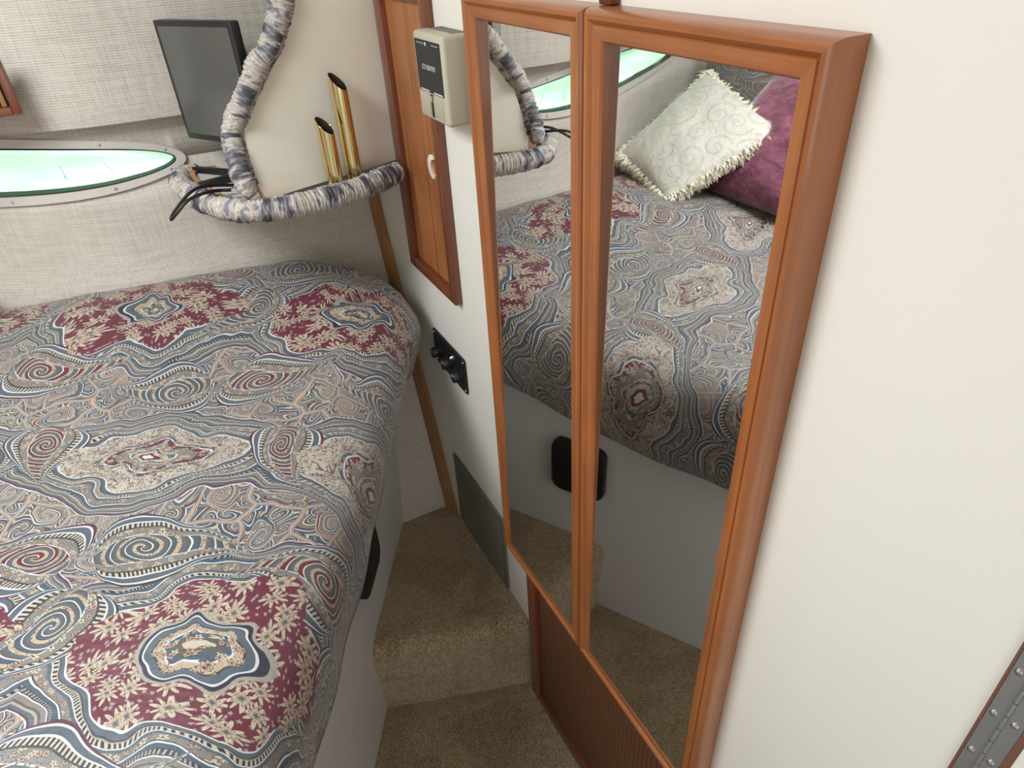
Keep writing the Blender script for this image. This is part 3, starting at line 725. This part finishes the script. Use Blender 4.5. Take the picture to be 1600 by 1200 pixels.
# comforter: rings follow the mattress outline
def comforter():
    foot = [O2 + DV * t - NV * 0.122 for t in (-1.62, -1.2, -0.9, -0.6, -0.3, -0.1)]
    corner = [Vector(p) for p in ((-0.058, 1.235), (-0.036, 1.295), (-0.055, 1.372), (-0.135, 1.462), (-0.25, 1.528), (-0.42, 1.566), (-0.60, 1.592), (-0.75, 1.665), (-0.92, 1.775), (-1.12, 1.882), (-1.36, 1.965), (-1.43, 1.94), (-1.445, 1.80), (-1.445, 1.45), (-1.445, 0.9), (-1.445, 0.3), (-1.445, -0.1))]
    ctl = foot + corner
    cl = catmull([Vector((p.x, p.y, 0)) for p in ctl], 24)
    close = catmull([Vector((ctl[-1].x, ctl[-1].y, 0)), Vector((-1.25, -0.22, 0)), Vector((foot[0].x - 0.02, foot[0].y - 0.03, 0)), Vector((foot[0].x, foot[0].y, 0))], 24)
    loop = resample(cl + close[1:-1], 0.0095); n = len(loop)
    P = np.array([[p.x, p.y] for p in loop])
    T = np.roll(P, -1, 0) - np.roll(P, 1, 0)
    N = np.stack([T[:, 1], -T[:, 0]], 1)                         # outward for this winding?
    cen = np.array([-0.98, 0.80])
    N *= np.sign(((P - cen) * N).sum(1))[:, None]; N /= np.linalg.norm(N, axis=1)[:, None]
    for _ in range(30): N = (np.roll(N, 1, 0) + N * 2 + np.roll(N, -1, 0)) / 4
    N /= np.linalg.norm(N, axis=1)[:, None]
    TC = cen - P; TC /= np.linalg.norm(TC, axis=1)[:, None]
    hw_ = np.clip((P[:, 0] + 0.75) / -0.3, 0, 1)[:, None] * 0.30; IN = TC * (0.68 + hw_) - N * (0.32 - hw_); IN /= np.linalg.norm(IN, axis=1)[:, None]
    IN /= np.maximum(0.6, -(IN * N).sum(1))[:, None]               # inward step that never folds over itself
    # 1 on the foot side, 0 along the hull
    fw = np.clip((1.44 - P[:, 1]) / 0.14, 0, 1); fw = np.maximum(fw, 0)
    prof_f = [(0.16, -0.690), (0.115, -0.692), (0.075, -0.697), (0.045, -0.706), (0.024, -0.719), (0.010, -0.737), (0.002, -0.758), (0.0, -0.782), (0.006, -0.808), (0.016, -0.838), (0.026, -0.868), (0.036, -0.90)]
    prof_h = [(0.16, -0.690), (0.115, -0.688), (0.075, -0.688), (0.045, -0.690), (0.024, -0.695), (0.010, -0.704), (0.002, -0.718), (0.0, -0.735), (0.002, -0.75), (0.004, -0.765), (0.006, -0.78), (0.008, -0.80)]
    def rise(x, y):                                              # the cover climbs towards the hull
        f = min(max((y - 1.12) / 0.40, 0), 1); f = f * f * (3 - 2 * f)
        g = min(max((x + 1.0) / 0.35, 0), 1); c = min(max((-0.02 - x) / 0.22, 0), 1)
        return f * (0.02 + 0.068 * g) * (0.82 + 0.18 * c) + 0.040 * math.exp(-((x + 0.17) ** 2 + (y - 1.16) ** 2) / 0.035)
    verts = []; uvs = []
    def uvof(x, y):
        b0, b1 = x + 0.12, y - 1.284
        return (b0 * NV.x + b1 * NV.y, b0 * DV.x + b1 * DV.y)
    def wr(x, y, amp=1.0):
        v = Vector((x * 5.0, y * 5.0, 3.1)); a = mnoise.noise(v) * 0.006
        v2 = Vector((x * 13 + y * 5, y * 5 - x * 3, 7.7)); a += mnoise.noise(v2) * 0.004 + mnoise.noise(Vector((x * 30 - y * 8, y * 14 + x * 9, 2.2))) * 0.0016
        # gathered folds running out to the corner by the wall
        dx, dy = x + 0.06, y - 1.30; d = math.hypot(dx, dy); th = math.atan2(dy, dx)
        a += math.exp(-(d / 0.25) ** 2) * (0.008 * math.sin(th * 11 + d * 9) + 0.005 * math.sin(th * 19 + 1.0)) * min(1, d / 0.06)
        return a * amp
    K = len(prof_f); R = 70
    # interior rings from the centre outwards
    inner = P + IN * 0.16
    for k in range(R):
        f = (k + 1) / (R + 1)
        for i in range(n):
            q = cen + (inner[i] - cen) * f
            w = fw[i]; ze = -0.690; dome = 0.006 * (1 - f * f) + rise(q[0], q[1])
            verts.append((q[0], q[1], ze + dome + wr(q[0], q[1]))); uvs.append(uvof(q[0], q[1]))
    arc = np.zeros(n); prev = None
    for k in range(K):
        for i in range(n):
            w = fw[i]
            e = prof_f[k][0]; z = prof_f[k][1] * w + prof_h[k][1] * (1 - w)
            if k >= 8: z += (-0.028 * np.clip((1.10 - P[i, 1]) / 0.4, -0.9, 1.1)) * w * 1.7 * (k - 7) / 4
            # bunched fold at the foot corner
            cb = math.exp(-((P[i, 0] + 0.06) ** 2 + (P[i, 1] - 1.25) ** 2) / 0.012)
            side = min(1, k / 6)
            rip = (0.010 * math.sin(i * 0.22) * (0.12 + cb) + 0.0018 * math.sin(i * 0.31 + 2)) * max(0, (k - 5)) / 6 * w
            u_ = min(1.0, k / 7); dx_, dy_ = IN[i] * (1 - u_) - N[i] * u_
            qx = P[i, 0] + dx_ * e + N[i, 0] * rip; qy = P[i, 1] + dy_ * e + N[i, 1] * rip
            if k == 0: a = 0.0
            else:
                pe, pz = prof_f[k - 1][0], prof_f[k - 1][1] * w + prof_h[k - 1][1] * (1 - w)
                a = math.hypot(prof_f[k][0] - pe, (prof_f[k][1] * w + prof_h[k][1] * (1 - w)) - pz)
            arc[i] += a
            verts.append((min(qx, -0.006), qy, z + rise(qx, qy) + wr(qx, qy) * (1 - 0.7 * side)))
            bx, by = inner[i] - IN[i] * min(arc[i], 0.16) + N[i] * max(0.0, arc[i] - 0.16); uvs.append(uvof(bx, by))
    c = len(verts); verts.append((cen[0], cen[1], -0.684 + wr(*cen))); uvs.append(uvof(*cen))
    rows = R + K
    fs = [(k * n + i, k * n + (i + 1) % n, (k + 1) * n + (i + 1) % n, (k + 1) * n + i) for k in range(rows - 1) for i in range(n)]
    fs += [(c, (i + 1) % n, i) for i in range(n)]
    mb = MB(); mb.v = verts; mb.f = fs
    return mb, uvs
mb, uvs = comforter()
cf = make('comforter', mb, 'paisley', uv=uvs, angle=180)
tag(cf, 'burgundy, slate and cream paisley comforter spread over the bed', 'comforter')
sm = cf.modifiers.new('thickness', 'SOLIDIFY'); sm.thickness = 0.006; sm.offset = -1.0
# mattress beneath it
def mattress():
    pts = [O2 + DV * t - NV * 0.055 for t in (-1.55, -0.1)]
    pts += [Vector(p) for p in ((-0.14, 1.30), (-0.24, 1.44), (-0.45, 1.50), (-1.38, 1.52), (-1.38, -0.05))]
    return MB().prism([(p.x, p.y) for p in pts], (0, 0, -0.768), (1, 0, 0), (0, 1, 0), (0, 0, 1), 0.055, 0.02)
make('mattress', mattress(), 'ivory', bb)

# pillows
def pillow(name, c4, thick, mat, label, n=34, back=0.55, uvs_scale=0.4, puff=0.5, bowl=0.0):
    A, B, C_, D_ = [Vector(p) for p in c4]                       # A,B lower edge, C,D upper edge
    nrm = ((B - A).cross(D_ - A)).normalized()
    vs = []; uv = []; base = (A + B) / 2
    for side in (1, -1):
        for i in range(n + 1):
            for j in range(n + 1):
                u, v = -1 + 2 * i / n, -1 + 2 * j / n
                pin = 1 - 0.05 * (1 - v * v) * abs(u) ** 3; pin2 = 1 - 0.05 * (1 - u * u) * abs(v) ** 3
                uu, vv = (u * pin + 1) / 2, (v * pin2 + 1) / 2
                p = A * (1 - uu) * (1 - vv) + B * uu * (1 - vv) + C_ * uu * vv + D_ * (1 - uu) * vv
                h = thick * (max(0, (1 - u * u) * (1 - v * v))) ** puff
                w = mnoise.noise(Vector((u * 2.2, v * 2.2, 5 + thick * 9))) * 0.20 + mnoise.noise(Vector((u * 5, v * 5, 1))) * 0.07
                p = p + nrm * (h * (1 + w) * (1 if side > 0 else -back)) + nrm * bowl * (u * u + v * v)
                vs.append(p); uv.append((uu * uvs_scale, vv * uvs_scale))
    m = (n + 1) ** 2; fs = []
    for s_ in (0, 1):
        for i in range(n):
            for j in range(n):
                a = s_ * m + i * (n + 1) + j; f = (a, a + n + 1, a + n + 2, a + 1); fs.append(f if s_ == 0 else f[::-1])
    mb = MB(); mb.v = [tuple(v) for v in vs]; mb.f = fs
    # weld the rims
    o = thing(name, base, label, 'pillow', 'pillows at the head of the bed')
    c = make('cover', mb, mat, o, uv=uv, angle=180)
    bm = bmesh.new(); bm.from_mesh(c.data); bmesh.ops.remove_doubles(bm, verts=bm.verts, dist=0.0004); bmesh.ops.recalc_face_normals(bm, faces=bm.faces); bm.to_mesh(c.data); bm.free(); c.data.shade_smooth()
    return o, (A, B, C_, D_), nrm
cq = ((-0.827, 1.443, -0.650), (-0.870, 1.735, -0.590), (-1.220, 1.765, -0.395), (-1.125, 1.345, -0.480))
# order so that the puffed side faces up and into the room
po, cc, nn = pillow('pillow', (cq[1], cq[0], cq[3], cq[2]), 0.105, 'cream', 'cream scroll brocade pillow with shaggy fringe leaning on the burgundy one', back=0.45)
fr = MB(); rnd = random.Random(2); loop = [cc[0], cc[1], cc[2], cc[3]]; ctr = sum(loop, Vector()) / 4
for e in range(4):
    a, b = loop[e], loop[(e + 1) % 4]
    for k in range(420):
        f = (k + rnd.random()) / 420; sgn = (2 * f - 1); p = a.lerp(b, f); mid = (a + b) / 2; inw = (ctr - mid).normalized()
        p = p + inw * 0.05 * (1 - sgn * sgn) * 0.35 + nn * rnd.uniform(-0.006, 0.010)
        d = (-inw + (b - a).normalized() * rnd.uniform(-0.7, 0.7) + nn * rnd.uniform(-0.7, 1.1)).normalized(); L = rnd.uniform(0.014, 0.030)
        sag = Vector((0, 0, -0.008)); pts = [p - d * 0.006, p + d * L * 0.5 + nn * 0.003, p + d * L + sag]
        fr.tube(pts, 0.002, 4, rf=lambda i, k_, a_: (0.0030, 0.0026, 0.0010)[i])
fo = make('fringe', fr, 'fringe', po, angle=180); fo['kind'] = 'stuff'
bq = ((-1.000, 1.560, -0.660), (-1.020, 1.020, -0.660), (-1.330, 1.040, -0.330), (-1.330, 1.560, -0.345))
pillow('pillow', (bq[0], bq[1], bq[2], bq[3]), 0.125, 'burgundy', 'large burgundy velvet pillow behind the cream fringed pillow', back=0.5)
sq = ((-1.240, 1.880, -0.640), (-1.260, 1.340, -0.640), (-1.400, 1.340, -0.250), (-1.380, 1.860, -0.270))
pillow('pillow', (sq[0], sq[1], sq[2], sq[3]), 0.07, 'paisley2', 'paisley pillow at the very back against the hull wall', back=0.6, uvs_scale=0.5)

# ================================================================== CORNER SHELF
SZ = -0.402
sh_out = [(-0.018, 1.315), (-0.06, 1.285), (-0.12, 1.256), (-0.20, 1.236), (-0.27, 1.236), (-0.325, 1.257), (-0.368, 1.315), (-0.395, 1.40), (-0.408, 1.48), (-0.408, 1.535), (-0.392, 1.561), (-0.362, 1.566)]
shelf = thing('corner_shelf', (-0.2, 1.4, SZ - 0.02), 'corner shelf with padded cloth edge holding the monitor and brass tubes', 'shelf')
oc = catmull([(x, y, 0) for x, y in sh_out], 8)
ctr = Vector((-0.18, 1.5, 0))
def inset(p, d): q = (ctr - p).normalized(); return p + q * d
poly = [(inset(p, 0.012).x, inset(p, 0.012).y) for p in oc] + [(-0.0015, hull_y(SZ - 0.01) - 0.006), (-0.0015, 1.325)]
make('board', MB().prism(poly, (0, 0, SZ - 0.010), (1, 0, 0), (0, 1, 0), (0, 0, 1), 0.016, 0.001), 'shelftop', shelf, angle=30)
lp = [inset(p, 0.020) for p in oc]; lp2 = [inset(p, 0.030) for p in oc]; k = len(oc)
vs = [(p.x, p.y, SZ + 0.0062) for p in lp] + [(p.x, p.y, SZ + 0.0062) for p in lp2] + [(p.x, p.y, SZ + 0.0120) for p in lp] + [(p.x, p.y, SZ + 0.0120) for p in lp2]
fs = []
for i in range(k - 1):
    fs += [(i, i + 1, 2 * k + i + 1, 2 * k + i), (k + i, k + i + 1, 3 * k + i + 1, 3 * k + i), (2 * k + i, 2 * k + i + 1, 3 * k + i + 1, 3 * k + i), (i, i + 1, k + i + 1, k + i)]
fs += [(0, k, 3 * k, 2 * k), (k - 1, 2 * k - 1, 4 * k - 1, 3 * k - 1)]
make('wood_lip', MB().add(vs, fs), 'lip', shelf, angle=50)
def roll(pts, r, name, parent, seed, ends=True):
    P = resample(catmull(pts, 30), 0.0011); m = len(P); n = 26; rg = random.Random(seed)
    # irregular pleats: positions of the gathers along the roll
    pos = [0.0]
    while pos[-1] < m * 0.0011: pos.append(pos[-1] + rg.uniform(0.0035, 0.0085))
    amp = [rg.uniform(0.5, 1.2) for _ in pos]
    def rf(i, k, a):
        s = i * 0.0011 + 0.006 * mnoise.noise(Vector((math.cos(a) * 1.1, math.sin(a) * 1.1, i * 0.012 + seed))) + 0.0022 * mnoise.noise(Vector((math.cos(a) * 3, math.sin(a) * 3, i * 0.05)))
        j = 0
        lo, hi = 0, len(pos) - 1
        while hi - lo > 1:
            md = (lo + hi) // 2
            if pos[md] <= s: lo = md
            else: hi = md
        f = (s - pos[lo]) / max(1e-6, pos[hi] - pos[lo]); f = min(max(f, 0), 1)
        rid = math.sqrt(max(0, math.sin(math.pi * f))) * amp[lo]
        big = mnoise.noise(Vector((0.3 * math.cos(a), 0.3 * math.sin(a), i * 0.0011 * 28 + seed)))
        rr = r * (0.90 + 0.12 * big) - 0.0016 + 0.0042 * rid + 0.0012 * mnoise.noise(Vector((math.cos(a) * 4, math.sin(a) * 4, i * 0.09)))
        if ends:
            e = min(i, m - 1 - i) * 0.0011
            if e < r * 0.9: rr *= math.sqrt(max(0.02, 1 - (1 - e / (r * 0.9)) ** 2))
        return rr
    mb = MB().tube(P, r, n, True, rf)
    uv = [(i * 0.0011, k / n) for i in range(m) for k in range(n)]
    return make(name, mb, 'gather', parent, uv=uv, angle=180)
roll([(x, y, SZ + 0.002) for x, y in sh_out], 0.0215, 'padded_edge', shelf, 3)

# divider panel standing on the shelf, with its own padded free edge
def pan(x, z): return Vector((x, 1.356 + 0.12 * x - 0.06 * max(0.0, min(1.0, (-0.30 - z) / 0.08)) * min(1.0, -x / 0.3), z))
edge = [(-0.300, -0.388), (-0.306, -0.364), (-0.309, -0.338), (-0.306, -0.294), (-0.294, -0.264), (-0.273, -0.237), (-0.233, -0.184), (-0.211, -0.164), (-0.187, -0.128), (-0.168, -0.091), (-0.156, -0.03), (-0.146, 0.05), (-0.136, 0.20)]
dp_ = thing('divider_panel', pan(-0.15, SZ + 0.0125), 'cream curved divider panel with padded cloth edge standing on the corner shelf', 'panel')
ec = catmull([pan(x + 0.010, z) for x, z in edge], 8)
npn = Vector((0.12, -1, 0)).normalized()
poly3 = ec + [pan(-0.0012, 0.20), pan(-0.0012, -0.388)]
bm = bmesh.new(); a = [bm.verts.new(p + npn * 0.005) for p in poly3]; b = [bm.verts.new(p - npn * 0.007) for p in poly3]
bm.faces.new(a); bm.faces.new(b)
for i in range(len(a)): bm.faces.new((a[i], a[(i + 1) % len(a)], b[(i + 1) % len(a)], b[i]))
make('panel', MB().bm(bm), 'panel', dp_, angle=30)
et = [p + Vector((-0.0035, -0.0014, 0)) for p in ec]
vs = []; wds = [npn * 0.0058, npn * -0.0078]
for i, p in enumerate(ec):
    vs += [p + wds[0], p + wds[1], p + wds[1] + Vector((-0.004, -0.0016, 0)), p + wds[0] + Vector((-0.004, -0.0016, 0))]
k = len(ec)
make('wood_edge', MB().add(vs, [(i * 4 + j, i * 4 + (j + 1) % 4, (i + 1) * 4 + (j + 1) % 4, (i + 1) * 4 + j) for i in range(k - 1) for j in range(4)] + [(0, 1, 2, 3), tuple(4 * (k - 1) + j for j in range(4))]), 'lip', dp_, angle=50)
roll([pan(x - 0.006, z) + Vector((0, -0.004, 0)) for x, z in [(-0.297, -0.375)] + edge[1:]], 0.0200, 'padded_edge', dp_, 11)

# brass tubes
def brass(x, y, ztop, label):
    r, n = 0.0152, 32; z0 = SZ + 0.0066
    t = thing('brass_tube', (x, y, z0), label, 'brass tube', 'pair of brass tubes on the corner shelf')
    cutd = Vector((0.70, -0.65)); cutd.normalize()
    def topz(a): return ztop - r * (math.cos(a) * cutd.x + math.sin(a) * cutd.y) * 0.95
    vo = []; 
    for k in range(n):
        a = 2 * math.pi * k / n; vo.append((x + r * math.cos(a), y + r * math.sin(a), z0))
    for k in range(n):
        a = 2 * math.pi * k / n; vo.append((x + r * math.cos(a), y + r * math.sin(a), topz(a)))
    ri = r - 0.0012
    for k in range(n):
        a = 2 * math.pi * k / n; vo.append((x + ri * math.cos(a), y + ri * math.sin(a), topz(a)))
    fs = [(k, (k + 1) % n, n + (k + 1) % n, n + k) for k in range(n)] + [(n + k, n + (k + 1) % n, 2 * n + (k + 1) % n, 2 * n + k) for k in range(n)] + [tuple(range(n))]
    make('tube', MB().add(vo, fs), 'brass', t, angle=40)
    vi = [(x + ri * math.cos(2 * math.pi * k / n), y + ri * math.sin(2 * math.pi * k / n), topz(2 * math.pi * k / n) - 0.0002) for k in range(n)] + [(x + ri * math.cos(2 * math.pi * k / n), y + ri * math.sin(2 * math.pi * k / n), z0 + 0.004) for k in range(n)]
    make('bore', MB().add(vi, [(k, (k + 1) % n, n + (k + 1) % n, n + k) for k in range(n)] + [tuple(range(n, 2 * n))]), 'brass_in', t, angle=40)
brass(-0.158, 1.277, -0.286, 'shorter polished brass tube with slanted mouth')
brass(-0.115, 1.300, -0.222, 'taller polished brass tube with slanted mouth')

# monitor on the shelf behind the divider
ML, MR = Vector((-0.371, 1.522, 0)), Vector((-0.263, 1.352, 0)); mz0, mz1 = -0.322, -0.117
mu = (MR - ML).normalized(); mw = (MR - ML).length; mn_ = Vector((mu.y, -mu.x, 0))
if mn_.x > 0: mn_ = -mn_
mon = thing('monitor', (-0.31, 1.42, SZ + 0.007), 'small black flat screen monitor standing on the corner shelf', 'monitor')
ctrm = (ML + MR) / 2 + Vector((0, 0, (mz0 + mz1) / 2))
make('housing', MB().prism(rrect(mw, mz1 - mz0, 0.004, 3), ctrm - mn_ * 0.018, mu, (0, 0, 1), mn_, 0.018, 0.0015), 'bezel', mon)
make('back_cover', MB().prism(rrect(mw * 0.80, (mz1 - mz0) * 0.78, 0.03, 4), ctrm - mn_ * 0.0185, mu, (0, 0, 1), -mn_, 0.022, 0.008), 'black', mon)
make('screen', MB().prism(rrect(mw - 0.018, mz1 - mz0 - 0.020, 0.001, 1), ctrm + mn_ * 0.0002 + Vector((0, 0, 0.001)), mu, (0, 0, 1), mn_, 0.0006), 'screen', mon, smooth=False)
neck0 = ctrm - mn_ * 0.030
make('neck', MB().prism(rrect(0.045, 0.014, 0.005, 3), Vector((neck0.x, neck0.y, SZ + 0.015)), mu, mn_, (0, 0, 1), 0.12, 0.001), 'black', mon)
for a, b, w in ((neck0, Vector((-0.383, 1.428, 0)), 0.022), (neck0, Vector((-0.384, 1.565, 0)), 0.013)):
    a = Vector((a.x, a.y, 0)); d = (b - a).normalized(); s_ = Vector((-d.y, d.x, 0)); L = (b - a).length
    make('foot', MB().prism([(0, -w / 2), (L * 0.93, -w / 2), (L, -w / 3), (L, w / 3), (L * 0.93, w / 2), (0, w / 2)], (a.x, a.y, SZ + 0.0063), d, s_, (0, 0, 1), 0.011, 0.002), 'black', mon)
cb = catmull([(-0.335, 1.345, SZ + 0.017), (-0.36, 1.345, SZ + 0.021), (-0.385, 1.318, SZ + 0.028), (-0.413, 1.300, SZ + 0.026), (-0.436, 1.296, SZ + 0.010), (-0.448, 1.306, SZ - 0.002), (-0.438, 1.328, SZ + 0.004), (-0.404, 1.352, SZ + 0.024), (-0.375, 1.368, SZ + 0.026), (-0.325, 1.395, SZ + 0.011)], 14)
tag(make('power_cable', MB().tube(cb, 0.0030, 10), 'black', angle=60), 'black cable looping over the padded edge of the shelf', 'cable')
tag(make('wall_socket', MB().box((-0.222, 1.525, -0.232), (-0.186, 1.5395, -0.192), 0.002), 'black'), 'small black socket box on the cloth panel behind the monitor', 'socket')

# wooden vent at the left edge of the picture, on the upper hull panel
wv = thing('wooden_vent', (-0.73, 1.575, -0.245), 'wooden louvred vent frame on the upper cloth panel', 'vent')
vx0, vx1, wz0, wz1 = -0.840, -0.622, -0.240, -0.148
F = 1.5745 - 0.04
make('stile', MB().box((vx1 - 0.014, F - 0.012, wz0), (vx1, F, wz1), 0.002), 'dark_v', wv)
make('stile', MB().box((vx0, F - 0.012, wz0), (vx0 + 0.014, F, wz1), 0.002), 'dark_v', wv)
make('rail', MB().box((vx0 + 0.0142, F - 0.012, wz0), (vx1 - 0.0142, F, wz0 + 0.014), 0.002), 'dark_h', wv)
make('rail', MB().box((vx0 + 0.0142, F - 0.012, wz1 - 0.014), (vx1 - 0.0142, F, wz1), 0.002), 'dark_h', wv)
make('backing', MB().box((vx0 + 0.0142, F - 0.002, wz0 + 0.0142), (vx1 - 0.0142, F, wz1 - 0.0142)), 'gasket', wv, smooth=False)
s0 = make('slat', MB().box((vx0 + 0.0144, F - 0.008, wz0 + 0.0150), (vx0 + 0.0224, F - 0.0022, wz1 - 0.0144), 0.001), 'strip', wv)
for k in range(1, 19): share(s0, (0.00985 * k, 0, 0))
